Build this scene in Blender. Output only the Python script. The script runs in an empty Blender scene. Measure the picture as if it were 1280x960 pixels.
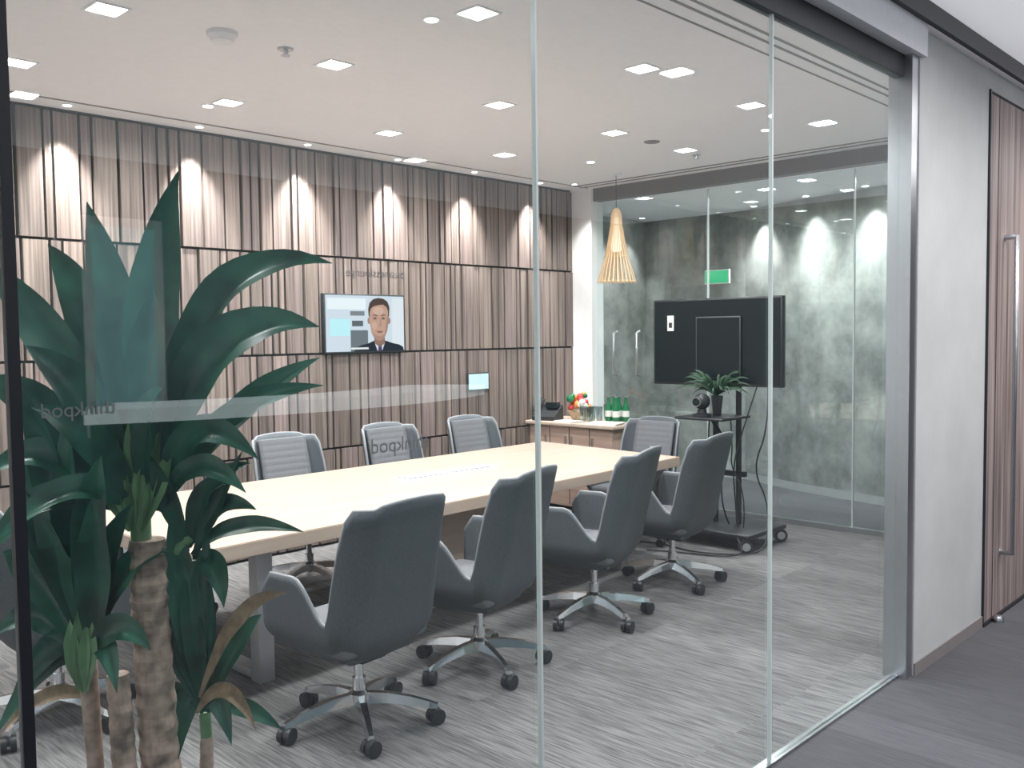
import bpy, bmesh, math, random
from mathutils import Vector, Matrix
random.seed(7)
S=bpy.context.scene
try:
    S.view_settings.view_transform='Standard'
except Exception: pass
COL=bpy.context.collection

# ------------------------------------------------------------ materials
def newmat(name):
    m=bpy.data.materials.new(name); m.use_nodes=True
    nt=m.node_tree; b=nt.nodes['Principled BSDF']
    return m,nt,b
def setp(b,k,v):
    if k in b.inputs: b.inputs[k].default_value=v
def mat(name,col,rough=.5,metal=0,emit=None,es=0,noise=0,nscale=30,bump=0):
    m,nt,b=newmat(name)
    c=(*col,1)
    setp(b,'Base Color',c); setp(b,'Roughness',rough); setp(b,'Metallic',metal)
    if emit: setp(b,'Emission Color',(*emit,1)); setp(b,'Emission Strength',es)
    tc=nt.nodes.new('ShaderNodeTexCoord'); n=nt.nodes.new('ShaderNodeTexNoise'); n.inputs['Scale'].default_value=nscale
    nt.links.new(tc.outputs['Object'],n.inputs['Vector'])
    r=nt.nodes.new('ShaderNodeValToRGB')
    a=max(noise,.02)
    r.color_ramp.elements[0].position=.3; r.color_ramp.elements[1].position=.7
    r.color_ramp.elements[0].color=tuple(x*(1-a) for x in col)+(1,)
    r.color_ramp.elements[1].color=tuple(min(1,x*(1+a)) for x in col)+(1,)
    nt.links.new(n.outputs['Fac'],r.inputs['Fac']); nt.links.new(r.outputs['Color'],b.inputs['Base Color'])
    if bump:
        bp=nt.nodes.new('ShaderNodeBump'); bp.inputs['Strength'].default_value=bump; bp.inputs['Distance'].default_value=.005
        nt.links.new(n.outputs['Fac'],bp.inputs['Height']); nt.links.new(bp.outputs['Normal'],b.inputs['Normal'])
    return m
def emis(name,col,s):
    m=bpy.data.materials.new(name); m.use_nodes=True; nt=m.node_tree; nt.nodes.clear()
    e=nt.nodes.new('ShaderNodeEmission'); e.inputs[0].default_value=(*col,1); e.inputs[1].default_value=s
    o=nt.nodes.new('ShaderNodeOutputMaterial'); nt.links.new(e.outputs[0],o.inputs[0]); return m
def glassmat(name,tint,mul=1.0,base=0.0):
    m=bpy.data.materials.new(name); m.use_nodes=True; nt=m.node_tree; nt.nodes.clear()
    t=nt.nodes.new('ShaderNodeBsdfTransparent'); t.inputs[0].default_value=(*tint,1)
    g=nt.nodes.new('ShaderNodeBsdfGlossy'); g.inputs['Roughness'].default_value=0.0; g.inputs[0].default_value=(.92,1,1,1)
    f=nt.nodes.new('ShaderNodeLayerWeight'); f.inputs[0].default_value=.5
    pw=nt.nodes.new('ShaderNodeMath'); pw.operation='POWER'; pw.inputs[1].default_value=5
    ma=nt.nodes.new('ShaderNodeMath'); ma.operation='MULTIPLY_ADD'; ma.inputs[1].default_value=.95*mul; ma.inputs[2].default_value=base+.042; ma.use_clamp=True
    x=nt.nodes.new('ShaderNodeMixShader'); o=nt.nodes.new('ShaderNodeOutputMaterial')
    nt.links.new(f.outputs['Facing'],pw.inputs[0]); nt.links.new(pw.outputs[0],ma.inputs[0]); nt.links.new(ma.outputs[0],x.inputs[0]); nt.links.new(t.outputs[0],x.inputs[1]); nt.links.new(g.outputs[0],x.inputs[2]); nt.links.new(x.outputs[0],o.inputs[0])
    return m
def woodmat(name,c1,c2,stretch=(40,40,1.5),attr=True,rough=.5):
    m,nt,b=newmat(name)
    tc=nt.nodes.new('ShaderNodeTexCoord'); mp=nt.nodes.new('ShaderNodeMapping'); mp.inputs['Scale'].default_value=stretch
    n=nt.nodes.new('ShaderNodeTexNoise'); n.inputs['Scale'].default_value=1.0; n.inputs['Detail'].default_value=6
    r=nt.nodes.new('ShaderNodeValToRGB'); r.color_ramp.elements[0].position=.34; r.color_ramp.elements[1].position=.66
    r.color_ramp.elements[0].color=(*c1,1); r.color_ramp.elements[1].color=(*c2,1)
    nt.links.new(tc.outputs['Object'],mp.inputs[0]); nt.links.new(mp.outputs[0],n.inputs['Vector']); nt.links.new(n.outputs['Fac'],r.inputs[0])
    if attr:
        at=nt.nodes.new('ShaderNodeAttribute'); at.attribute_name='pv'
        mx=nt.nodes.new('ShaderNodeMix'); mx.data_type='RGBA'; mx.blend_type='MULTIPLY'; mx.inputs[0].default_value=1
        nt.links.new(r.outputs[0],mx.inputs[6]); nt.links.new(at.outputs['Color'],mx.inputs[7]); nt.links.new(mx.outputs[2],b.inputs['Base Color'])
    else: nt.links.new(r.outputs[0],b.inputs['Base Color'])
    setp(b,'Roughness',rough); return m
def carpetmat(name,c1,c2,tile=.5):
    m,nt,b=newmat(name); L=nt.links; N=nt.nodes
    tc=N.new('ShaderNodeTexCoord')
    sn=N.new('ShaderNodeVectorMath'); sn.operation='SNAP'; sn.inputs[1].default_value=(tile/2,tile*2,tile)
    L.new(tc.outputs['Object'],sn.inputs[0])
    wn=N.new('ShaderNodeTexWhiteNoise'); L.new(sn.outputs[0],wn.inputs['Vector'])
    off=N.new('ShaderNodeVectorMath'); off.operation='MULTIPLY_ADD'; off.inputs[1].default_value=(7,7,7); L.new(wn.outputs['Color'],off.inputs[0]); L.new(tc.outputs['Object'],off.inputs[2])
    mp=N.new('ShaderNodeMapping'); mp.inputs['Scale'].default_value=(105,6,1); L.new(off.outputs[0],mp.inputs[0])
    n=N.new('ShaderNodeTexNoise'); n.inputs['Scale'].default_value=1; n.inputs['Detail'].default_value=4; L.new(mp.outputs[0],n.inputs['Vector'])
    r=N.new('ShaderNodeValToRGB'); r.color_ramp.elements[0].position=.32; r.color_ramp.elements[1].position=.66
    r.color_ramp.elements[0].color=(*c1,1); r.color_ramp.elements[1].color=(*c2,1); L.new(n.outputs['Fac'],r.inputs[0])
    mr=N.new('ShaderNodeMapRange'); mr.inputs[3].default_value=.82; mr.inputs[4].default_value=1.12; L.new(wn.outputs['Value'],mr.inputs[0])
    m2=N.new('ShaderNodeMix'); m2.data_type='RGBA'; m2.blend_type='MULTIPLY'; m2.inputs[0].default_value=1; L.new(r.outputs[0],m2.inputs[6]); L.new(mr.outputs[0],m2.inputs[7])
    L.new(m2.outputs[2],b.inputs['Base Color']); setp(b,'Roughness',.95)
    bp=N.new('ShaderNodeBump'); bp.inputs['Strength'].default_value=.3; bp.inputs['Distance'].default_value=.003; L.new(n.outputs['Fac'],bp.inputs['Height']); L.new(bp.outputs[0],b.inputs['Normal'])
    return m
def concretemat(name,c1,c2,sc=1.6,bump=.25):
    m,nt,b=newmat(name); L=nt.links; N=nt.nodes
    tc=N.new('ShaderNodeTexCoord'); n=N.new('ShaderNodeTexNoise'); n.inputs['Scale'].default_value=sc; n.inputs['Detail'].default_value=9; n.inputs['Roughness'].default_value=.66
    L.new(tc.outputs['Object'],n.inputs['Vector'])
    r=N.new('ShaderNodeValToRGB'); r.color_ramp.elements[0].position=.34; r.color_ramp.elements[1].position=.66
    r.color_ramp.elements[0].color=(*c1,1); r.color_ramp.elements[1].color=(*c2,1)
    L.new(n.outputs['Fac'],r.inputs[0]); L.new(r.outputs[0],b.inputs['Base Color']); setp(b,'Roughness',.8)
    bp=N.new('ShaderNodeBump'); bp.inputs['Strength'].default_value=bump; bp.inputs['Distance'].default_value=.01; L.new(n.outputs['Fac'],bp.inputs['Height']); L.new(bp.outputs[0],b.inputs['Normal'])
    return m

M_white=mat('white_plaster',(.86,.855,.86),.9)
M_ceil=mat('ceiling_paint',(.90,.885,.90),.95)
M_cceil=mat('ceiling_added_glow',(.86,.86,.88),.9,emit=(.94,.94,1),es=.40)  # plain corridor ceiling, glow added to brighten it and the header
M_trimw=mat('white_trim',(.80,.81,.83),.5)
M_black=mat('black_metal',(.012,.014,.02),.4)
M_dark=mat('dark_groove',(.018,.014,.013),.8)
M_slot=mat('slot_grey',(.22,.2,.2),.8)
M_steel=mat('brushed_steel',(.55,.57,.6),.3,1)
M_chrome=mat('polished_aluminium',(.80,.81,.83),.16,1)
M_wood=woodmat('panel_wood',(.125,.094,.083),(.300,.238,.212),(60,60,1.3))
M_door=woodmat('door_wood',(.17,.125,.12),(.40,.33,.31),(40,40,1.0),attr=False)
M_tabletop=woodmat('table_laminate',(.53,.41,.33),(.59,.47,.385),(1.5,30,30),attr=False,rough=.4)
M_cred=woodmat('credenza_wood',(.32,.215,.17),(.42,.30,.24),(30,2,30),attr=False)
M_carpet=carpetmat('carpet_light',(.095,.092,.095),(.235,.228,.226))
M_carpetd=carpetmat('carpet_dark',(.062,.062,.072),(.084,.084,.095))
M_conc=concretemat('concrete_smooth',(.45,.46,.46),(.55,.56,.56),1.2,.12)
M_concd=concretemat('concrete_rough',(.16,.175,.17),(.48,.50,.485),2.1)
M_glass=glassmat('clear_glass',(.96,.988,.988),.65,.012)
M_glass2=glassmat('clear_glass_far',(.95,.98,.975),.9,.01)
M_seam=mat('glass_edge',(.6,.65,.65),.3)
M_fab=mat('chair_fabric',(.080,.090,.102),.75,noise=.12,nscale=120,bump=.15)
M_fab2=mat('chair_pad_fabric',(.165,.17,.185),.8,noise=.1,nscale=120,bump=.1)
M_pipe=mat('chair_edge',(.25,.26,.28),.4)
M_plast=mat('black_plastic',(.02,.022,.025),.4)
M_screen=mat('tv_screen_off',(.005,.011,.014),.25)
M_leaf=mat('leaf_green',(.018,.10,.062),.36,noise=.55,nscale=9)
M_palm=mat('palm_green',(.010,.045,.020),.5,noise=.4,nscale=20)
M_leafl=mat('leaf_young',(.15,.29,.14),.45,noise=.3,nscale=12)
M_leafdry=mat('leaf_dry',(.26,.19,.12),.8,noise=.3)
M_trunk=mat('plant_trunk',(.36,.27,.22),.9,noise=.5,nscale=25,bump=.8)
M_pot=mat('planter',(.25,.25,.26),.5)
M_soil=mat('soil',(.05,.035,.025),1,noise=.4,nscale=60)
M_paper=mat('paper',(.75,.74,.72),.8)
M_green=mat('green_bottle',(.01,.16,.06),.15)
M_red=mat('red_fruit',(.6,.05,.05),.4)
M_wick=mat('wicker',(.45,.34,.22),.8,noise=.35,nscale=60)
M_bamboo=mat('pendant_slats',(.66,.47,.29),.5,emit=(1,.66,.36),es=.15)
M_glassware=glassmat('glassware',(.85,.9,.9),2,.1)

# ------------------------------------------------------------ geometry helpers
def link(o,parent=None):
    COL.objects.link(o)
    if parent is not None: o.parent=parent
    return o
def empty(name,loc=(0,0,0),rz=0):
    e=bpy.data.objects.new(name,None); e.location=loc; e.rotation_euler=(0,0,rz); e.empty_display_size=.1
    COL.objects.link(e); return e
def meshobj(name,vs,fs,m,parent=None,smooth=False):
    me=bpy.data.meshes.new(name); me.from_pydata([tuple(v) for v in vs],[],fs); me.update()
    me.materials.append(m)
    if smooth: me.polygons.foreach_set('use_smooth',[True]*len(me.polygons))
    return link(bpy.data.objects.new(name,me),parent)
def box(name,lo,hi,m,parent=None,bevel=0,seg=2):
    bm=bmesh.new(); bmesh.ops.create_cube(bm,size=1)
    c=[(a+b)/2 for a,b in zip(lo,hi)]; d=[abs(b-a) for a,b in zip(lo,hi)]
    for v in bm.verts: v.co=Vector((v.co.x*d[0],v.co.y*d[1],v.co.z*d[2]))
    if bevel: bmesh.ops.bevel(bm,geom=bm.edges[:],offset=bevel,segments=seg,affect='EDGES',profile=.5)
    me=bpy.data.meshes.new(name); bm.to_mesh(me); bm.free(); me.materials.append(m)
    o=bpy.data.objects.new(name,me); o.location=c
    if bevel: me.polygons.foreach_set('use_smooth',[True]*len(me.polygons)); 
    return link(o,parent)
def lathe(name,prof,m,loc=(0,0,0),parent=None,n=24,axis=None,smooth=True):
    vs=[];fs=[]
    for r,z in prof:
        for i in range(n):
            a=2*math.pi*i/n; vs.append(Vector((r*math.cos(a),r*math.sin(a),z)))
    for j in range(len(prof)-1):
        for i in range(n):
            k=(i+1)%n; fs.append((j*n+i,j*n+k,(j+1)*n+k,(j+1)*n+i))
    fs.append(tuple(range(n-1,-1,-1))); fs.append(tuple((len(prof)-1)*n+i for i in range(n)))
    if axis is not None:
        q=Vector((0,0,1)).rotation_difference(Vector(axis).normalized()); vs=[q@v for v in vs]
    o=meshobj(name,vs,fs,m,parent,smooth); o.location=loc
    if smooth:
        md=o.modifiers.new('es','EDGE_SPLIT'); md.split_angle=math.radians(40)
    return o
def rod(name,a,b,r,m,parent=None,r2=None,n=14):
    a=Vector(a);b=Vector(b);d=b-a
    return lathe(name,[(r,0),(r if r2 is None else r2,d.length)],m,a,parent,n,axis=d)
def tube(name,pts,r,m,parent=None,cyc=False,bez=False):
    cu=bpy.data.curves.new(name,'CURVE'); cu.dimensions='3D'; cu.bevel_depth=r; cu.bevel_resolution=2
    if bez:
        sp=cu.splines.new('NURBS'); sp.points.add(len(pts)-1); sp.order_u=3; sp.use_endpoint_u=True
    else:
        sp=cu.splines.new('POLY'); sp.points.add(len(pts)-1)
    for p,c in zip(sp.points,pts): p.co=(*c,1)
    sp.use_cyclic_u=cyc; cu.materials.append(m)
    return link(bpy.data.objects.new(name,cu),parent)
def spot(name,loc,tgt,e,size,blend,col=(1,.96,.93),r=.03,parent=None):
    l=bpy.data.lights.new(name,'SPOT'); l.energy=e; l.spot_size=math.radians(size); l.spot_blend=blend; l.color=col; l.shadow_soft_size=r
    o=bpy.data.objects.new(name,l); o.location=loc; o.rotation_euler=(Vector(tgt)-Vector(loc)).to_track_quat('-Z','Y').to_euler(); return link(o,parent)
def area(name,loc,e,sx,sy,col=(1,.97,.94),parent=None,spread=180):
    l=bpy.data.lights.new(name,'AREA'); l.energy=e; l.shape='RECTANGLE'; l.size=sx; l.size_y=sy; l.color=col; l.spread=math.radians(spread)
    o=bpy.data.objects.new(name,l); o.location=loc; return link(o,parent)

# ------------------------------------------------------------ room shell
YG=1.64; YW=5.91; XE=7.10; H=3.0
box('floor_meeting_room',(-1.2,YG,-.1),(XE,6.1,0),M_carpet)
box('floor_corridor',(-4,-4.2,-.1),(10,YG,0),M_carpetd)
box('floor_lobby',(XE,YG,-.1),(10,7,0),M_carpetd)
box('ceiling_meeting_room',(-1.2,YG,H),(XE+.1,6.1,H+.1),M_ceil)
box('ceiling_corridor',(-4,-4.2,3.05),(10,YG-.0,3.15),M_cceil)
box('ceiling_lobby',(XE+.1,YG,2.9),(10,7,3.0),M_ceil)
box('wall_back',(-1.2,YW+.02,0),(XE+.1,YW+.15,H),M_dark)
box('wall_left',(-1.3,YG,0),(-1.2,6.1,H),M_white)
vs=[];fs=[];cols=[]
def addbox(lo,hi,c):
    b=len(vs); x0,y0,z0=lo;x1,y1,z1=hi
    vs.extend([(x0,y0,z0),(x1,y0,z0),(x1,y1,z0),(x0,y1,z0),(x0,y0,z1),(x1,y0,z1),(x1,y1,z1),(x0,y1,z1)])
    for f in ((0,1,5,4),(1,2,6,5),(3,0,4,7),(4,5,6,7),(0,3,2,1)): fs.append(tuple(b+i for i in f)); cols.append(c)
rows=[(.02,.733),(.750,1.465),(1.482,2.205),(2.222,2.985)]
for ri,(z0,z1) in enumerate(rows):
    x=-1.19
    while x<7.05:
        w=random.choice([.055,.075,.1,.13,.16,.16])
        x2=min(x+w,7.07)
        t=random.uniform(.74,1.14)
        addbox((x,YW-random.choice([.0,.004,.01]),z0),(x2-.018,YW+.02,z1),(t,t*random.uniform(.97,1.01),t*random.uniform(.96,1.02),1))
        x=x2
o=meshobj('wall_wood_cladding',vs,fs,M_wood)
ca=o.data.color_attributes.new('pv','FLOAT_COLOR','CORNER')
for p,c in zip(o.data.polygons,cols):
    for li in p.loop_indices: ca.data[li].color=c
box('wall_front_concrete',(4.30,1.58,0),(5.26,1.70,2.95),M_conc)
box('wall_front_inner',(5.26,1.62,0),(XE+.1,1.70,2.95),M_conc)
box('baseboard_front',(4.30,1.572,0),(5.26,1.58,.06),M_slot)
box('trim_jamb',(4.225,1.585,0),(4.30,1.69,2.82),M_steel)
box('trim_header',(-1.2,1.56,2.82),(4.335,1.70,3.05),M_trimw)
box('trim_header_channel',(-1.2,1.62,2.725),(4.225,1.665,2.82),M_black)
box('trim_shadow_gap',(-4,1.535,2.965),(10,1.56,3.05),M_black)
box('trim_floor_channel',(-1.2,1.625,0),(4.225,1.66,.010),M_steel)
for i,(a,b) in enumerate([(-1.2,.515),(.535,1.80),(1.808,3.055),(3.063,4.225)]):
    box('window_%d'%(i+1),(a+.001,1.636,.010),(b-.001,1.646,2.725),M_glass)
for i,x in enumerate((1.804,3.059)):
    box('trim_glass_joint_%d'%(i+1),(x-.004,1.634,.010),(x+.004,1.648,2.725),M_seam)
box('trim_black_post',(.515,1.632,0),(.534,1.650,2.725),M_black)
box('door_1',(5.275,1.575,.02),(6.35,1.60,2.83),M_door)
box('door_2',(6.362,1.575,.02),(7.9,1.60,2.83),M_door)
box('trim_door_groove',(5.42,1.5735,.02),(5.426,1.576,2.83),M_dark)
box('trim_door_frame',(5.262,1.57,0),(5.277,1.60,2.85),M_black)
box('trim_door_track',(5.26,1.565,0),(8,1.60,.02),M_black)
box('trim_above_door',(5.26,1.58,2.85),(10,1.60,2.955),M_conc)
dh=empty('door_handle',(5.55,1.575,0))
tube('bar',[(0,0,.36),(0,-.06,.36),(0,-.06,2.10),(0,0,2.10)],.017,M_steel,dh)
ro=lathe('door_stop',[(.03,0),(.03,.02),(.02,.035)],M_steel,(5.42,1.54,0))
box('wall_pilaster',(7.02,5.66,0),(7.2,YW+.02,H),M_white)
box('window_5',(7.10,4.42,.04),(7.11,5.66,2.86),M_glass2)
box('window_6',(7.10,3.10,.04),(7.11,4.41,2.86),M_glass2)
box('window_7',(7.10,1.70,.04),(7.11,3.09,2.86),M_glass2)
box('trim_end_joint_1',(7.095,4.41,.04),(7.115,4.42,2.86),M_seam)
box('trim_end_joint_2',(7.095,3.09,.04),(7.115,3.10,2.86),M_seam)
box('trim_end_header',(7.05,1.70,2.88),(7.16,5.66,H),mat('header_brown',(.14,.125,.12),.6))
box('trim_end_sill',(7.08,1.70,0),(7.13,5.66,.04),M_steel)
for i,y in enumerate((5.42,5.15)):
    h=empty('glass_door_handle',(7.095,y,0))
    tube('loop',[(0,0,1.2),(-.05,0,1.22),(-.05,0,1.6),(0,0,1.62)],.012,M_steel,h)
pl=[(8.2,1.55),(8.38,3.36),(8.62,4.3),(8.95,5.1),(8.95,6.4),(7.2,6.4)]
vv=[];ff=[]
for x,y in pl: vv+= [(x,y,0),(x,y,2.92)]
for i in range(len(pl)-1): ff.append((2*i,2*i+1,2*i+3,2*i+2))
meshobj('wall_lobby_concrete',vv,ff,M_concd)
vv=[];ff=[]
for x,y in pl[:5]: vv+= [(x-.012,y,0),(x-.012,y,.08)]
for i in range(4): ff.append((2*i,2*i+1,2*i+3,2*i+2))
meshobj('baseboard_lobby',vv,ff,mat('baseboard_light',(.5,.51,.52),.5))
M_cw=mat('corridor_wall',(.19,.25,.27),.9)
box('wall_corridor_opposite',(-4,-4.3,0),(10,-4.2,3.05),M_cw)
box('wall_corridor_left',(-4.1,-4.2,0),(-4,YG,3.05),M_white)
box('wall_corridor_right',(10,-4.2,0),(10.1,7,3.05),mat('corridor_end_wall',(.12,.13,.14),.9))
M_shop=emis('lit_interior',(.45,.72,.78),1.2)
box('window_8',(3.0,-4.2,.9),(3.5,-4.17,2.5),M_shop)
box('trim_shopfront',(2.92,-4.2,.82),(3.58,-4.19,2.58),M_white)
for i,(y,w) in enumerate(((2.18,.014),(2.24,.014),(2.34,.01))):
    box('trim_ceiling_slot_%d'%(i+1),(-1.2,y,H-.004),(6.9,y+w,H+.01),M_slot)
box('trim_ceiling_slot_4',(6.80,1.9,H-.004),(6.83,5.7,H+.01),M_slot)
box('trim_ceiling_slot_5',(6.90,1.9,H-.004),(6.93,5.7,H+.01),M_slot)
box('trim_ceiling_slot_6',(-1.2,5.66,H-.004),(6.98,5.68,H+.01),M_slot)
box('trim_ceiling_slot_7',(-1.2,5.89,H-.006),(6.98,5.91,H+.01),M_dark)  # gap along the wood wall, its shade put in as a dark strip

# ------------------------------------------------------------ lights
M_lamp=emis('lamp_panel',(1,.99,.98),22)
M_lampS=emis('lamp_small',(1,.97,.94),14)
def downlight(x,y,z=H,e=18.5,s=.064):
    d=empty('ceiling_downlight',(x,y,z))
    f=.012
    for nm,lo,hi in (('rim_1',(-s-f,-s-f,-.006),(s+f,-s,.0)),('rim_2',(-s-f,s,-.006),(s+f,s+f,.0)),('rim_3',(-s-f,-s,-.006),(-s,s,0)),('rim_4',(s,-s,-.006),(s+f,s,0))):
        box(nm,lo,hi,M_white,d)
    meshobj('panel',[(-s,-s,-.003),(s,-s,-.003),(s,s,-.003),(-s,s,-.003)],[(0,3,2,1)],M_lamp,d)
    area('lamp',(0,0,-.01),e,2*s,2*s,(1,.985,.98),d,165)
for y in (2.93,3.99,5.06):
    for x in (.55,1.70,2.86,4.07,5.21):
        downlight(x,y)
downlight(6.10,3.99)
def roundlight(x,y,z=H,nm='ceiling_spot',tgt=None,sz=55,bl=.8,r=.028,energy=0):
    d=empty(nm,(x,y,z))
    lathe('ring',[(r+.012,-.005),(r+.012,0)],M_white,(0,0,0),d,20)
    lathe('lens',[(r,-.008),(r,-.002)],M_lampS,(0,0,0),d,20)
    if energy: spot('lamp',(0,0,-.012),tgt,energy,sz,bl,r=.02,parent=d)
for x,y in ((2.77,3.13),(2.81,5.21),(5.94,4.79),(5.91,3.21)): roundlight(x,y)
for k in range(-1,6):
    x=2.20+.84*k
    roundlight(x,5.76,nm='ceiling_added_pilaster_light',tgt=(0,.13,-1),sz=66,bl=1,energy=280,r=.022)
roundlight(6.7,5.6,nm='ceiling_added_pilaster_light',tgt=(.35,.1,-1),sz=60,bl=1,energy=90,r=.022)  # added lamp outside the washer row, put in to brighten the pilaster
for x,y in ((8.6,6.2),(8.1,6.2),(7.6,6.2)): roundlight(x,y,z=2.9,nm='ceiling_lobby_washer',tgt=(0,.1,-1),sz=65,bl=1,energy=90)
for x,y,tx in ((8.68,4.85,.12),(8.42,4.15,.12),(8.25,3.5,.1)): roundlight(x,y,z=2.9,nm='ceiling_lobby_washer',tgt=(tx,0,-1),sz=75,bl=1,energy=150)
downlight(7.75,2.9,2.9,28); downlight(7.75,4.2,2.9,28)
for x,y in ((2.6,.35),(4.4,.35),(6.2,.35),(8.0,.35)): downlight(x,y,3.05,34)
for x,y in ((-1.5,-1.2),(2.0,-2.6),(5.0,-2.6),(8.2,-2.6)): downlight(x,y,3.05,20)
roundlight(6.15,1.35,3.05,'ceiling_corridor_spot',(0,.12,-1),70,1,energy=70)
sd=empty('smoke_detector',(2.2,3.93,H)); lathe('base',[(.07,0),(.07,-.02),(.055,-.03),(.05,-.045),(.03,-.05)],M_white,(0,0,0),sd)
for i,(x,y) in enumerate(((2.54,3.94),(6.32,4.03))):
    sp=empty('ceiling_sprinkler',(x,y,H)); lathe('plate',[(.04,0),(.035,-.008)],M_steel,(0,0,0),sp); lathe('head',[(.012,-.008),(.01,-.03),(.022,-.032),(.022,-.036)],M_steel,(0,0,0),sp)
sp=empty('ceiling_speaker',(5.66,3.99,H)); lathe('grille',[(.06,0),(.055,-.006)],M_slot,(0,0,0),sp)

# ------------------------------------------------------------ office chair
def chair_parts():
    P=[]
    def add(o): P.append(o); return o
    path=[]; AF=.245
    for i in range(15):
        t=i/14; y=AF-(AF+.12)*t; path.append((-.272+.010*t,y,0,y))
    for i in range(1,9):
        a=math.pi+ (math.pi/2)*i/9
        path.append((-.167+.095*math.cos(a),-.12+.095*math.sin(a),i/9,-.12))
    for i in range(0,9):
        t=i/8; path.append((-.167+.167*t,-.215-.012*math.sin(t*math.pi/2),1,-.12))
    full=path+[(-x,y,w,yy) for x,y,w,yy in path[-2::-1]]
    def rim(w,y):
        if w==0:
            if y>AF-.05: return .585+(AF-y)/.05*.075
            if y>.06: return .66
            t=(.06-y)/.18; t=t*t*(3-2*t); return .66-.165*t
        if w<1:
            t=min(1,w/.55); t=t*t*(3-2*t); return .495+.455*t
        return .965
    M=16; vs=[];fs=[];rimpts=[]
    for x,y,w,yy in full:
        R=rim(w,y) if w<1 else .965+.012*(1-(x/.17)**2)
        for j in range(M+1):
            t=j/M; z=.325+(R-.325)*t
            if z<.46:
                k=(z-.325)/.135; s=.60+.40*math.sin(k*math.pi/2)
            else: s=1
            px_,py=x*s,y*s
            if z>.46:
                h=z-.46
                py-=w*.24*h
                if w<1: px_*=1+(1-w)*.16*h
                else: px_*=1-.05*h
            vs.append(Vector((px_,py,z)))
        rimpts.append(vs[-1].copy())
    n=len(full)
    for i in range(n-1):
        for j in range(M): a=i*(M+1)+j; fs.append((a,a+M+1,a+M+2,a+1))
    sh=add(meshobj('shell',vs,fs,M_fab,None,True)); md=sh.modifiers.new('s','SOLIDIFY'); md.thickness=.022; md.offset=0
    add(tube('edge_piping',[tuple(p) for p in rimpts],.0085,M_pipe))
    add(box('seat_pan',(-.17,-.15,.315),(.17,.19,.36),M_fab,None,.02,3))
    add(box('seat_cushion',(-.235,-.19,.355),(.235,.265,.455),M_fab2,None,.04,4))
    vs=[];fs=[];NX=10;NZ=66
    for j in range(NZ+1):
        z=.46+.485*j/NZ
        for i in range(NX+1):
            x=-.185+.37*i/NX
            x*=1-.05*(z-.46)
            y=-.182-.24*(z-.46)+.0013*abs(math.sin(j*math.pi/6))-.012*(1-(x/.19)**2)
            vs.append((x,y,z))
    for j in range(NZ):
        for i in range(NX): a=j*(NX+1)+i; fs.append((a,a+1,a+NX+2,a+NX+1))
    pd=add(meshobj('back_pad',vs,fs,M_fab2,None,True)); md=pd.modifiers.new('s','SOLIDIFY'); md.thickness=.02; md.offset=-1
    add(lathe('gas_column',[(.028,.12),(.028,.2),(.019,.2),(.019,.3)],M_chrome,n=18))
    add(box('tilt_mechanism',(-.07,-.10,.285),(.07,.09,.32),M_plast,None,.012))
    add(lathe('hub',[(.03,.085),(.045,.09),(.045,.135),(.03,.15)],M_chrome,n=18))
    vs=[];fs=[]
    for k in range(5):
        a=2*math.pi*k/5+.35; d=Vector((math.cos(a),math.sin(a),0)); s=Vector((-d.y,d.x,0))
        st=[(.03,.026,.095,.138),(.12,.023,.095,.134),(.22,.019,.083,.116),(.29,.017,.070,.096),(.325,.014,.066,.084)]
        b0=len(vs)
        for r,w,z0,z1 in st:
            c=d*r
            vs+= [c+s*w+Vector((0,0,z0)),c-s*w+Vector((0,0,z0)),c-s*w*.6+Vector((0,0,z1)),c+s*w*.6+Vector((0,0,z1))]
        for i in range(len(st)-1):
            for q in range(4):
                a0=b0+i*4+q; a1=b0+i*4+(q+1)%4; fs.append((a0,a1,a1+4,a0+4))
        e=b0+(len(st)-1)*4; fs.append((e,e+1,e+2,e+3)); fs.append((b0+3,b0+2,b0+1,b0))
    add(meshobj('star_base',vs,fs,M_chrome))
    for k in range(5):
        a=2*math.pi*k/5+.35; c=Vector((math.cos(a)*.315,math.sin(a)*.315,0)); a2=a+random.uniform(-1.5,1.5)
        ax=Vector((math.cos(a2),math.sin(a2),0)); 
        for sg in (-1,1):
            w0=c+ax*(sg*.006)+Vector((0,0,.033)); w1=c+ax*(sg*.028)+Vector((0,0,.033))
            add(rod('caster_%d_%s'%(k+1,'a' if sg<0 else 'b'),w0,w1,.032,M_plast,None,n=20))
        add(rod('caster_stem_%d'%(k+1),c+Vector((0,0,.03)),c+Vector((0,0,.07)),.010,M_plast,None,n=10))
        add(lathe('caster_hood_%d'%(k+1),[(.026,.03),(.026,.052),(.014,.068)],M_plast,(c.x,c.y,0),n=14))
    return P
PARTS=None
def chair(x,y,face,sz=1.0):
    global PARTS
    e=empty('office_chair',(x,y,0),math.radians(face)); e.scale=(1,1,sz)
    if PARTS is None:
        PARTS=chair_parts()
        for p in PARTS: p.parent=e
    else:
        for p in PARTS:
            q=p.copy(); q.parent=e; COL.objects.link(q)
    return e
chair(2.25,3.06,5); chair(3.04,3.16,15,1.01); chair(4.02,3.24,17); chair(4.93,3.33,8)
chair(3.36,5.08,180,.98); chair(4.24,5.08,181,.98); chair(5.03,5.04,179,.98); chair(2.3,5.05,180,.98)
chair(5.78,4.25,90,.95); chair(1.42,4.05,-92)

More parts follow.
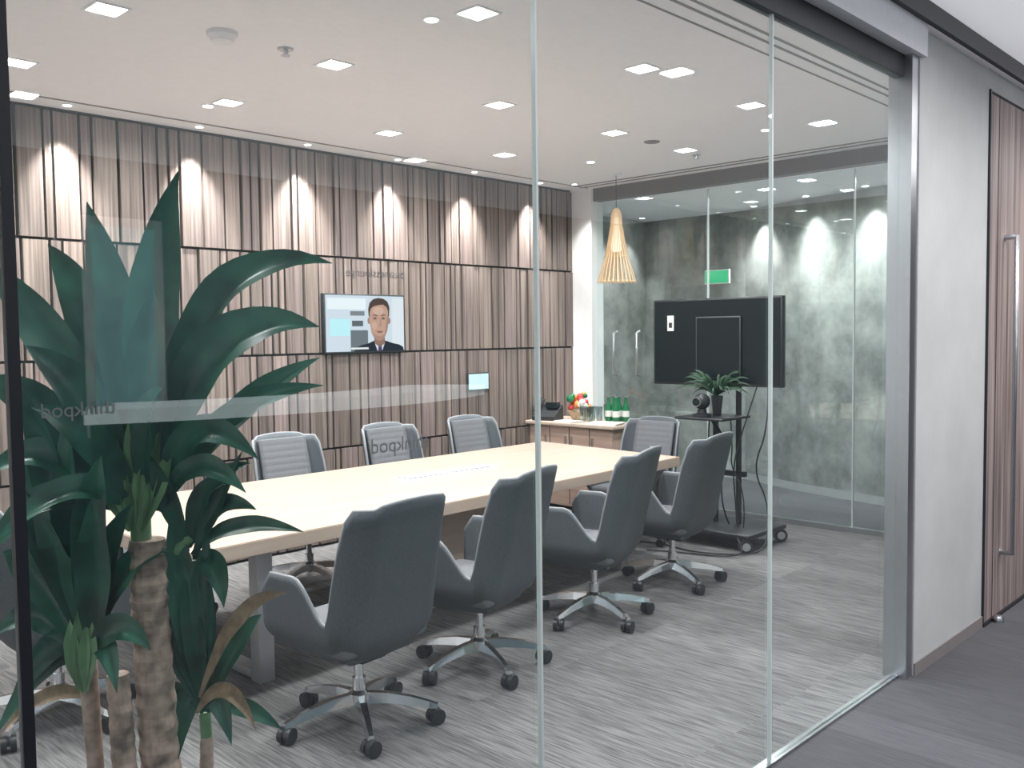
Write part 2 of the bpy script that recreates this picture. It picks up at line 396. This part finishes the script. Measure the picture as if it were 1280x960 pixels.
# ------------------------------------------------------------ table
tb=empty('conference_table')
def prism(name,poly,z0,z1,m,parent,bev=.004):
    bm=bmesh.new(); vb=[bm.verts.new((x,y,z0)) for x,y in poly]; f=bm.faces.new(vb); r=bmesh.ops.extrude_face_region(bm,geom=[f])
    for v in r['geom']:
        if isinstance(v,bmesh.types.BMVert): v.co.z=z1
    bmesh.ops.recalc_face_normals(bm,faces=bm.faces[:])
    if bev: bmesh.ops.bevel(bm,geom=bm.edges[:],offset=bev,segments=2,affect='EDGES')
    me=bpy.data.meshes.new(name); bm.to_mesh(me); bm.free(); me.materials.append(m); return link(bpy.data.objects.new(name,me),parent)
prism('top',[(1.72,3.47),(5.40,3.58),(5.50,4.96),(1.72,4.94)],.675,.74,M_tabletop,tb)
M_tleg=mat('table_leg',(.5,.5,.51),.4,.5)
for i,x in enumerate((2.2,4.95)):
    box('leg_frame_%d'%(2*i+1),(x,3.75,0),(x+.08,3.83,.675),M_tleg,tb,.004)
    box('leg_frame_%d'%(2*i+2),(x,4.6,0),(x+.08,4.68,.675),M_tleg,tb,.004)
    box('foot_rail_%d'%(i+1),(x,3.83,.01),(x+.08,4.6,.05),M_tleg,tb,.004)
box('cable_box',(3.3,4.05,0),(4.3,4.35,.66),M_tabletop,tb,.004)
M_pg=mat('port_grey',(.16,.16,.17),.5); M_pw=mat('port_white',(.88,.88,.89),.4)
box('power_port',(3.48,4.22,.739),(4.26,4.37,.746),M_pw,tb,.002)
box('power_port_slot_1',(3.52,4.235,.745),(3.86,4.355,.7475),M_pg,tb)
box('power_port_slot_2',(3.88,4.235,.745),(4.22,4.355,.7475),M_pg,tb)
box('power_port_lid_1',(3.53,4.25,.746),(3.85,4.34,.751),M_pw,tb)
box('power_port_lid_2',(3.89,4.25,.746),(4.21,4.34,.751),M_pw,tb)

# ------------------------------------------------------------ credenza + items
cr=empty('credenza',(-.1,0,0))
box('body',(6.44,4.90,.04),(6.95,5.87,.77),M_cred,cr,.004)
box('top',(6.40,4.86,.77),(6.97,5.89,.80),M_tabletop,cr,.004)
box('plinth',(6.5,4.96,0),(6.92,5.82,.04),M_dark,cr)
for i,y in enumerate((5.15,5.385,5.62)): box('door_gap_%d'%i,(6.437,y-.003,.06),(6.441,y+.003,.76),M_dark,cr)
for i,y in enumerate((5.11,5.35,5.42,5.66)): box('knob_%d'%i,(6.42,y-.005,.6),(6.44,y+.005,.68),M_steel,cr)
ph=empty('desk_phone',(6.45,5.74,.80),.3); ph.scale=(1.15,1.15,1.25)
meshobj('base',[(-.09,-.1,0),(.09,-.1,0),(.09,.1,0),(-.09,.1,0),(-.09,-.1,.03),(.09,-.1,.11),(.09,.1,.11),(-.09,.1,.03)],[(0,3,2,1),(0,1,5,4),(1,2,6,5),(2,3,7,6),(3,0,4,7),(4,5,6,7)],M_plast,ph)
tube('handset',[(-.07,.075,.07),(-.05,.075,.10),(.05,.075,.145),(.08,.075,.14)],.02,M_plast,ph)
box('display',(.0,-.08,.09),(.07,.02,.13),M_screen,ph)
fb=empty('fruit_basket',(6.66,5.52,.80))
lathe('bowl',[(.07,0),(.11,.06),(.12,.08),(.11,.078),(.06,.02)],M_wick,(0,0,0),fb)
M_or=mat('orange_fruit',(.8,.3,.05),.4)
for i in range(26):
    a=random.uniform(0,6.28); r=random.uniform(0,.10); s=random.uniform(.024,.036)
    c=[M_red,M_paper,M_green,M_or,M_paper][i%5]
    lathe('fruit_%d'%i,[(s*math.sin(t*math.pi/8)+.0005,-s*math.cos(t*math.pi/8)) for t in range(9)],c,(r*math.cos(a),r*math.sin(a),.09+random.uniform(0,.20)*(1-r*5)),fb,14)
def bottle(x,y,m,nm,h=.22,r=.032):
    b=empty(nm,(x,y,.80))
    lathe('glass',[(r*.9,0),(r,.008),(r,h*.55),(r*.45,h*.75),(r*.4,h),],m,(0,0,0),b,16); lathe('cap',[(r*.5,h),(r*.5,h+.015)],M_steel,(0,0,0),b,12)
    lathe('label',[(r*1.02,h*.2),(r*1.02,h*.45)],M_paper,(0,0,0),b,16)
for x,y in ((6.68,5.20),(6.76,5.14),(6.66,5.10),(6.8,5.23),(6.74,5.05)): bottle(x,y,M_green,'green_water_bottle')
for x,y in ((6.50,5.27),(6.58,5.31),(6.82,5.33),(6.52,5.37),(6.58,5.23)):
    g=empty('drinking_glass',(x,y,.80)); lathe('cup',[(.025,0),(.033,.14),(.031,.14),(.022,.006)],M_glassware,(0,0,0),g,18)
pp=empty('paper_stack',(6.42,5.04,.80),.2)
for i in range(6): box('sheet_%d'%i,(-.09+.004*i,-.14-.003*i,.003*i),(.09+.003*i,.14,.003*i+.0028),M_paper,pp)
pp=empty('paper_stack',(6.40,5.45,.80),-.1)
for i in range(4): box('sheet_%d'%i,(-.08,-.11-.003*i,.003*i),(.08+.003*i,.11,.003*i+.0028),M_paper,pp)

# ------------------------------------------------------------ pendant
pn=empty('slatted_pendant_lamp',(6.55,5.0,0))
N=26
vs=[];fs=[]
prof=[(.040,2.66),(.050,2.55),(.070,2.42),(.100,2.28),(.14,2.15),(.168,2.05)]
for k in range(N):
    a=2*math.pi*k/N; d=Vector((math.cos(a),math.sin(a),0)); s=Vector((-d.y,d.x,0)); b0=len(vs)
    for r,z in prof:
        w=.0035+.003*(r/.16)
        for dd,ss in ((0,-w),(0,w),(.004,w),(.004,-w)): vs.append(d*(r+dd)+s*ss+Vector((0,0,z)))
    for i in range(len(prof)-1):
        for q in range(4): a0=b0+i*4+q;a1=b0+i*4+(q+1)%4; fs.append((a0,a1,a1+4,a0+4))
meshobj('slats',vs,fs,M_bamboo,pn)
for i,(r,z) in enumerate(((.163,2.06),(.099,2.28),(.050,2.55))):
    tube('ring_%d'%i,[(r*math.cos(t*math.pi/16),r*math.sin(t*math.pi/16),z) for t in range(32)],.004,M_bamboo,pn,cyc=True)
lathe('diffuser',[(.02,2.62),(.03,2.5),(.045,2.36),(.045,2.33),(.02,2.32)],emis('pendant_glow',(1,.85,.65),1.6),(0,0,0),pn,20)
lathe('cap',[(.040,2.66),(.03,2.69),(.01,2.70)],M_bamboo,(0,0,0),pn,20)
rod('cord',(0,0,2.70),(0,0,2.985),.003,M_plast,pn); lathe('canopy',[(.05,2.985),(.05,3.0)],M_white,(0,0,0),pn,20)

# ------------------------------------------------------------ TV trolley
tv=empty('television_trolley',(6.12,3.75,0))
box('screen_housing',(-.0,-.56,1.195),(.05,.555,1.86),M_plast,tv,.006)
box('screen',(-.003,-.545,1.215),(.001,.54,1.845),M_screen,tv)
box('back_box',(.05,-.3,1.3),(.10,.3,1.7),M_plast,tv,.01)
for i,y in enumerate((-.14,.06)): rod('post_%d'%i,(.12,y,.12),(.12,y,1.7),.022,M_plast,tv)
box('crossbar_1',(.06,-.25,1.42),(.12,.2,1.48),M_plast,tv); box('crossbar_2',(.1,-.2,.5),(.14,.12,.54),M_plast,tv)
box('base_plate',(-.22,-.42,.10),(.35,.32,.135),M_plast,tv,.01)
for i,(x,y) in enumerate(((-.2,-.38),(-.2,.28),(.32,-.38),(.32,.28))):
    rod('caster_fork_%d'%i,(x,y,.05),(x,y,.10),.02,M_steel,tv)
    rod('caster_wheel_%d'%i,(x-.02,y-.02,.05),(x+.02,y+.02,.05),.05,M_plast,tv,n=22)
    rod('caster_disc_%d'%i,(x-.023,y-.023,.05),(x+.023,y+.023,.05),.03,M_steel,tv,n=18)
box('shelf',(-.30,-.25,.955),(.10,.16,.975),M_plast,tv,.006)
rod('shelf_bracket',(-.10,-.04,.955),(.1,-.04,.75),.015,M_plast,tv)
box('notice_sheet',(-.006,.36,1.615),(-.003,.42,1.735),M_paper,tv)
box('notice_print',(-.007,.375,1.64),(-.0055,.405,1.68),M_plast,tv)
box('code_panel_frame',(-.02,-.235,1.25),(-.012,.15,1.72),mat('panel_frame',(.045,.05,.055),.4),tv,.003)
box('code_panel',(-.023,-.225,1.26),(-.019,.14,1.71),M_screen,tv)
tube('cable_1',[(.0,-.45,1.2),(-.03,-.47,.9),(-.05,-.35,.6),(-.02,-.47,.35),(-.1,-.5,.02),(-.3,-.4,.01),(-.45,-.1,.01),(-.35,.25,.01),(-.45,.5,.01),(-.8,.45,.01)],.006,M_plast,tv,bez=True)
tube('cable_2',[(-.1,-.2,.95),(-.12,-.23,.75),(-.02,-.15,.6),(-.05,-.3,.4),(0,-.25,.14)],.005,M_plast,tv,bez=True)
tube('cable_3',[(-.1,-.02,.95),(-.14,-.02,.7),(-.05,-.1,.55),(-.1,-.12,.3),(.05,-.1,.14)],.006,M_plast,tv,bez=True)
tube('cable_4',[(.02,-.35,1.2),(-.02,-.3,1.0),(.0,-.22,.8),(-.06,-.2,.62),(.02,-.16,.4),(0,-.2,.14)],.005,M_plast,tv,bez=True)
tube('cable_5',[(-.2,-.3,.13),(-.3,-.45,.03),(-.42,-.35,.01),(-.5,-.05,.01),(-.6,.2,.01)],.006,M_plast,tv,bez=True)
vc=empty('conference_camera',(5.90,3.72,.975))
lathe('foot',[(.07,0),(.07,.02),(.035,.03),(.03,.06)],M_plast,(0,0,0),vc)
lathe('head',[(.062*math.sin(t*math.pi/10)+.0005,.115-.06*math.cos(t*math.pi/10)) for t in range(11)],M_plast,(0,0,0),vc)
rod('lens',(-.055,0,.115),(-.085,0,.115),.03,M_screen,vc); rod('lens_ring',(-.05,0,.115),(-.078,0,.115),.036,M_steel,vc)

# ------------------------------------------------------------ leaves
def leaf(name,base,mid,tip,W,m,parent,nrm,fold=.25,n=18,p=1.15):
    base,mid,tip,nrm=map(Vector,(base,mid,tip,nrm)); vs=[];fs=[]
    for i in range(n+1):
        t=i/n; c=base*(1-t)**2+mid*2*t*(1-t)+tip*t*t
        T=((mid-base)*(1-t)+(tip-mid)*t).normalized()
        s=T.cross(nrm).normalized(); nn=s.cross(T).normalized()
        w=W*max(.02,.22*(1-t)+.95*math.sin(math.pi*t**p)**.95) if 0<t<1 else W*(.22 if t==0 else .02)
        rip=.05*W*math.sin(t*17+W*40)
        for q in (-1,-.5,0,.5,1):
            vs.append(c+s*(w*q/2)+nn*(abs(q)*w*fold+(rip*min(1,w/W) if abs(q)==1 else 0)))
    for i in range(n):
        for q in range(4): a=i*5+q; fs.append((a,a+1,a+6,a+5))
    return meshobj(name,vs,fs,m,parent,True)
fwd=Vector((.7209,.693,0)); rgt=Vector((.693,-.7209,0)); up=Vector((0,0,1))
dp=empty('dracaena_plant',(.98,2.15,0))
def L(r,z,d=0): return rgt*r+fwd*d+up*z
def pz(v): return 1.6-(v-424)/524
def px(u): return (u-190)/524
lathe('pot',[(.15,0),(.19,.30),(.2,.33),(.18,.33),(.17,.28)],M_pot,(0,0,0),dp,32)
lathe('soil',[(.175,.27),(.175,.29)],M_soil,(0,0,0),dp,24)
def trunk(name,pts,r0,r1):
    vs=[];fs=[];n=16;K=len(pts)*8
    for j in range(K+1):
        t=j/K*(len(pts)-1); i=min(int(t),len(pts)-2); f=t-i; c=Vector(pts[i]).lerp(Vector(pts[i+1]),f)
        r=r0+(r1-r0)*j/K; r*=1+.05*(1 if j%2 else -1)
        for k in range(n):
            a=2*math.pi*k/n; vs.append(c+Vector((math.cos(a)*r,math.sin(a)*r,0)))
    for j in range(K):
        for k in range(n): q=(k+1)%n; fs.append((j*n+k,j*n+q,(j+1)*n+q,(j+1)*n+k))
    fs.append(tuple(K*n+k for k in range(n))); fs.append(tuple(range(n-1,-1,-1)))
    return meshobj(name,vs,fs,M_trunk,dp)
trunk('trunk_main',[L(px(195),.27),L(px(192),.6),L(px(186),.9),L(px(185),1.12)],.048,.043)
trunk('trunk_short',[L(px(160),.27,-.05),L(px(157),.6,-.05),L(px(153),.81,-.05)],.03,.026)
trunk('trunk_small',[L(px(240),.27,.03),L(px(247),.62,.03)],.02,.016)
rod('stem_main',L(px(178),1.08),L(px(175),1.26),.022,M_leafl,dp,.028)
rod('stem_left',L(px(120),.29,-.02),L(px(108),.86,-.02),.016,M_trunk,dp,.022)
rod('stem_right',L(px(247),.6,.03),L(px(245),.68,.03),.014,M_leafl,dp)
rod('stem_mid',L(px(195),1.05,.03),L(px(235),1.12,.03),.014,M_leafl,dp)
view=(-fwd*.9+up*.35)
def LF(b,m,t,W,mt=None,db=0,dm=0,dt=0,nrm=None,**k):
    nn=nrm or (view+rgt*random.uniform(-.35,.35)+up*random.uniform(-.1,.3))
    leaf('leaf',L(px(b[0]),pz(b[1]),db),L(px(m[0]),pz(m[1]),dm),L(px(t[0]),pz(t[1]),dt),W/524*.86,mt or M_leaf,dp,nn,**k)
for b,m,t,W,dt in [
 ((192,640),(182,400),(234,216),72,.02),
 ((195,620),(250,300),(430,335),64,-.05),
 ((190,620),(265,380),(420,412),74,-.12),
 ((180,620),(165,420),(112,250),66,.05),
 ((175,620),(130,390),(48,300),62,.1),
 ((172,630),(95,420),(8,325),60,-.05),
 ((170,630),(100,490),(12,385),58,.12),
 ((168,630),(70,480),(10,470),54,-.1),
 ((200,630),(270,490),(400,487),36,.1),
 ((200,635),(250,480),(345,568),44,-.12),
 ((205,640),(260,540),(335,604),36,-.16),
 ((165,640),(90,520),(10,590),48,-.12),
 ((168,645),(90,560),(25,690),44,-.18),
 ((180,620),(215,430),(228,365),56,-.12),
 ((185,620),(225,490),(310,382),50,.12),
 ((165,620),(140,480),(75,430),56,-.12),
 ((180,620),(175,470),(160,350),54,.16),
 ((200,640),(280,500),(385,452),40,.2),
 ((176,640),(140,560),(60,650),42,-.22),
 ((182,640),(130,500),(40,520),52,.2),
 ((175,640),(150,520),(100,500),46,-.2),
 ((180,635),(210,500),(250,480),44,-.2),
 ((170,640),(120,560),(80,590),42,.1),
 ((186,625),(205,400),(195,290),54,.14),
 ((176,625),(140,400),(85,330),54,.15)]:
    LF(b,m,t,W,db=0,dm=dt*.5,dt=dt)
for b,t in (((172,660),(155,540)),((180,660),(200,520)),((176,660),(180,500)),((168,660),(130,560)),((185,660),(225,560)),((174,662),(165,590)),((182,662),(190,585)),((170,662),(145,530)),((184,662),(212,530))):
    LF(b,((b[0]+t[0])/2,(b[1]+t[1])/2),t,26,M_leafl,db=-.03,dm=-.03,dt=-.03)
for b,m,t,W in [((232,690),(270,610),(335,632),30),((235,700),(290,640),(392,660),26),((230,690),(250,600),(300,600),30),((236,705),(280,690),(292,752),34),((230,695),(215,620),(205,560),30),((238,700),(265,650),(320,560),26),((228,690),(260,590),(330,575),28)]:
    LF(b,m,t,W,db=.03,dm=.0,dt=-.08)
LF((245,880),(300,740),(372,732),24,M_leafdry,db=.0,dm=-.03,dt=-.1)
LF((240,900),(280,830),(330,900),22,M_leafdry,dt=-.1)
LF((110,880),(60,850),(20,900),24,M_leafdry,dt=-.1)
for b,m,t,W in [((108,820),(60,640),(12,550),54),((106,820),(85,600),(60,470),54),((112,815),(130,640),(160,560),48),((104,820),(40,700),(2,690),50),((110,820),(100,650),(110,510),52),((115,820),(160,680),(215,690),40),((104,825),(50,740),(0,790),44),((112,825),(160,740),(205,800),38),((106,825),(70,760),(35,870),38),((110,815),(75,660),(30,610),50),((114,820),(140,700),(150,610),46),((100,832),(60,800),(20,900),30),((116,828),(140,770),(165,850),30),((108,820),(85,700),(70,600),50),((110,820),(125,700),(190,620),44)]:
    LF(b,m,t,W,db=-.02,dm=-.02+random.uniform(-.08,.08),dt=random.uniform(-.15,.12))
for b,t in (((104,860),(95,770)),((112,860),(120,765)),((108,862),(108,750))): LF(b,((b[0]+t[0])/2,(b[1]+t[1])/2),t,24,M_leafl,db=-.045,dm=-.045,dt=-.045)
for b,m,t,W in [((245,900),(225,760),(212,640),46),((247,900),(250,760),(262,670),42),((243,905),(205,800),(188,720),40),((249,900),(290,800),(320,780),30),((244,905),(200,860),(170,900),30),((248,905),(290,880),(345,930),26),((246,900),(235,780),(240,690),48),((243,905),(220,850),(215,960),34),((248,905),(262,850),(285,940),30),((246,900),(225,800),(220,740),48)]:
    LF(b,m,t,W,db=.03,dm=.03,dt=random.uniform(-.02,.1))

pp2=empty('potted_palm',(6.045,3.68,.975))
lathe('pot',[(.03,0),(.045,.15),(.04,.15),(.035,.12)],M_plast,(0,0,0),pp2,18)
for k in range(48):
    a=2.4*k; el=random.uniform(.05,1.0); Ln=random.uniform(.22,.36); d=Vector((math.cos(a)*math.cos(el)*.25-.08,math.sin(a)*math.cos(el),math.sin(el)*.75))
    b=Vector((0,0,.15)); mm=b+d*Ln*.6+Vector((0,0,.09)); t=b+d*Ln+Vector((0,0,-.02))
    t.x=min(t.x,.04); mm.x=min(mm.x,.03)
    leaf('frond',b,mm,t,.022,M_palm,pp2,(-1,.1,.8),n=8,p=.9)

# ------------------------------------------------------------ wall TV with newsreader
tw=empty('wall_television',(4.07,5.87,1.485))
W_,H_=.76,.435
box('housing',(-.012,-.01,-.012),(W_+.012,.035,H_+.012),M_plast,tw,.004)
def poly(name,pts,col,s,lay):
    meshobj(name,[(u*W_,-.011-lay*.0006,(1-v)*H_) for u,v in pts],[tuple(range(len(pts)))],emis('scr_'+name,col,s),tw)
def ell(cx,cy,rx,ry,n=28,a0=0,a1=2*math.pi): return [(cx+rx*math.cos(a0+(a1-a0)*i/n),cy+ry*math.sin(a0+(a1-a0)*i/n)) for i in range(n)]
R=lambda a,b,c,d:[(a,b),(c,b),(c,d),(a,d)]
poly('backdrop',R(0,0,1,1),(.62,.68,.75),1.2,0)
poly('shelf_back',R(.02,.05,.5,.25),(.8,.85,.88),1.2,1)
poly('shelf_items',R(.3,.28,.48,.36),(.30,.33,.36),.8,2)
poly('shelf_items2',R(.32,.45,.46,.55),(.16,.18,.2),.8,2)
poly('monitor_glow',R(.05,.42,.30,.72),(.55,.9,.95),1.1,2)
poly('desk_dark',R(.3,.62,.52,1),(.22,.25,.28),.8,2)
poly('right_pane',R(.84,.03,1,1),(.72,.76,.80),1.2,1)
poly('suit',[(.34,1),(.37,.93),(.43,.89),(.52,.86),(.60,.81),(.74,.81),(.84,.86),(.93,.89),(.98,.93),(.995,1)],(.015,.018,.03),1,3)
poly('shirt',[(.60,.84),(.74,.84),(.70,1),(.64,1)],(.75,.78,.82),1,4)
poly('tie',[(.655,.88),(.69,.88),(.70,1),(.645,1)],(.08,.05,.15),1,5)
poly('neck',[(.595,.70),(.735,.70),(.74,.86),(.67,.93),(.60,.86)],(.36,.20,.15),.9,5)
poly('ear_l',ell(.535,.45,.02,.06),(.5,.30,.24),.9,5); poly('ear_r',ell(.795,.45,.02,.06),(.42,.25,.2),.9,5)
poly('hair',[(.53,.36),(.525,.24),(.545,.13),(.59,.06),(.66,.035),(.73,.05),(.78,.10),(.805,.20),(.80,.36),(.77,.45),(.56,.45)],(.09,.055,.04),1,6)
poly('face',[(.545,.30),(.56,.23),(.60,.185),(.66,.165),(.72,.155),(.765,.20),(.785,.28),(.79,.42),(.783,.54),(.765,.66),(.735,.75),(.70,.80),(.665,.815),(.63,.80),(.59,.75),(.56,.66),(.547,.54),(.543,.42)],(.62,.37,.28),1,7)
poly('forehead_light',ell(.655,.27,.07,.07),(.72,.47,.37),1,7.3)
poly('cheek_light',ell(.60,.54,.035,.07),(.70,.44,.34),1,7.3)
poly('jaw_shade',[(.56,.66),(.60,.70),(.665,.735),(.73,.70),(.765,.66),(.735,.75),(.70,.80),(.665,.815),(.63,.80),(.59,.75)],(.47,.28,.21),1,7.5)
poly('brow_l',[(.575,.36),(.60,.335),(.645,.35),(.645,.365),(.60,.355)],(.14,.08,.06),1,8); poly('brow_r',[(.69,.35),(.735,.335),(.76,.36),(.735,.355),(.69,.365)],(.14,.08,.06),1,8)
poly('socket_l',ell(.61,.405,.03,.03),(.46,.27,.21),1,7.7); poly('socket_r',ell(.72,.405,.03,.03),(.46,.27,.21),1,7.7)
poly('eye_l',ell(.61,.408,.017,.012),(.08,.06,.06),1,8); poly('eye_r',ell(.72,.408,.017,.012),(.08,.06,.06),1,8)
poly('nose',[(.675,.40),(.685,.42),(.698,.54),(.675,.565),(.645,.55),(.668,.53)],(.50,.29,.23),1,8)
poly('mouth',[(.625,.645),(.65,.632),(.668,.637),(.688,.632),(.712,.645),(.69,.672),(.65,.672)],(.33,.13,.12),1,8)
poly('cheek_shade',[(.785,.28),(.79,.42),(.783,.54),(.765,.66),(.735,.75),(.75,.55)],(.45,.26,.2),1,7.6)
poly('caption',R(.30,.93,.52,.965),(.9,.9,.92),1,9)
cp=empty('screen_reflection_patch',(5.56,5.89,1.11)); box('housing',(0,-.01,0),(.26,.01,.16),M_plast,cp,.003); box('display',(.01,-.013,.012),(.25,-.009,.148),mat('reflection_glow',(.3,.4,.42),.3,emit=(.6,.8,.85),es=.6),cp)  # reflection of a laptop screen, put in as a glowing panel on the wall
ex=empty('exit_sign',(8.70,5.15,2.12)); box('housing',(0,0,0),(.03,.30,.15),M_white,ex); box('panel',(-.004,.01,.01),(.001,.29,.14),emis('exit_green',(.08,.75,.35),.9),ex)

M_let=mat('decal_grey',(.16,.17,.18),.6)
def text(s,x0,x1,z,mirror,nm):
    cu=bpy.data.curves.new(nm,'FONT'); cu.body=s; cu.align_x='CENTER'; cu.size=1; cu.extrude=0; cu.materials.append(M_let)
    o=bpy.data.objects.new(nm,cu); COL.objects.link(o)
    wd=len(s)*.53
    sc=(x1-x0)/wd; o.scale=(-sc if mirror else sc,sc,sc); o.rotation_euler=(math.pi/2,0,0); o.location=((x0+x1)/2,1.6335,z)
text('thinkpod',.55,.70,1.47,True,'window_lettering'); text('thinkpod',1.23,1.43,1.34,True,'window_lettering'); text('businesslounge',1.17,1.37,1.73,True,'window_lettering')

rc=empty('reception_counter')
def arc(r,x0=4.4,y0=-5.6,a0=58,a1=122,n=24): return [(x0+r*math.cos(math.radians(a0+(a1-a0)*i/n)),y0+r*.8*math.sin(math.radians(a0+(a1-a0)*i/n))) for i in range(n+1)]
prism('body',arc(3.45)+arc(3.15)[::-1],0,1.02,mat('counter_front',(.12,.15,.17),.5),rc,0)
prism('top',arc(3.6)+arc(2.7)[::-1],1.02,1.12,mat('counter_top_added_glow',(.95,.95,.96),.4,emit=(.9,.95,1),es=1.2),rc,0)  # glow added to the top to brighten its reflection in the glass

w=bpy.data.worlds.new('world'); S.world=w; w.use_nodes=True
w.node_tree.nodes['Background'].inputs[0].default_value=(.75,.8,.9,1); w.node_tree.nodes['Background'].inputs[1].default_value=.4

cd=bpy.data.cameras.new('camera'); cd.sensor_width=36; cd.lens=1154/1280*36; cd.clip_start=.05
co=bpy.data.objects.new('camera',cd); COL.objects.link(co)
p=math.radians(3.05); F=fwd*math.cos(p)-up*math.sin(p); U=fwd*math.sin(p)+up*math.cos(p)
R0=(rgt-U*.012).normalized(); U0=(U+rgt*.012).normalized()
mw=Matrix((R0,U0,-F)).transposed().to_4x4(); mw.translation=Vector((0,0,1.6)); co.matrix_world=mw
S.camera=co
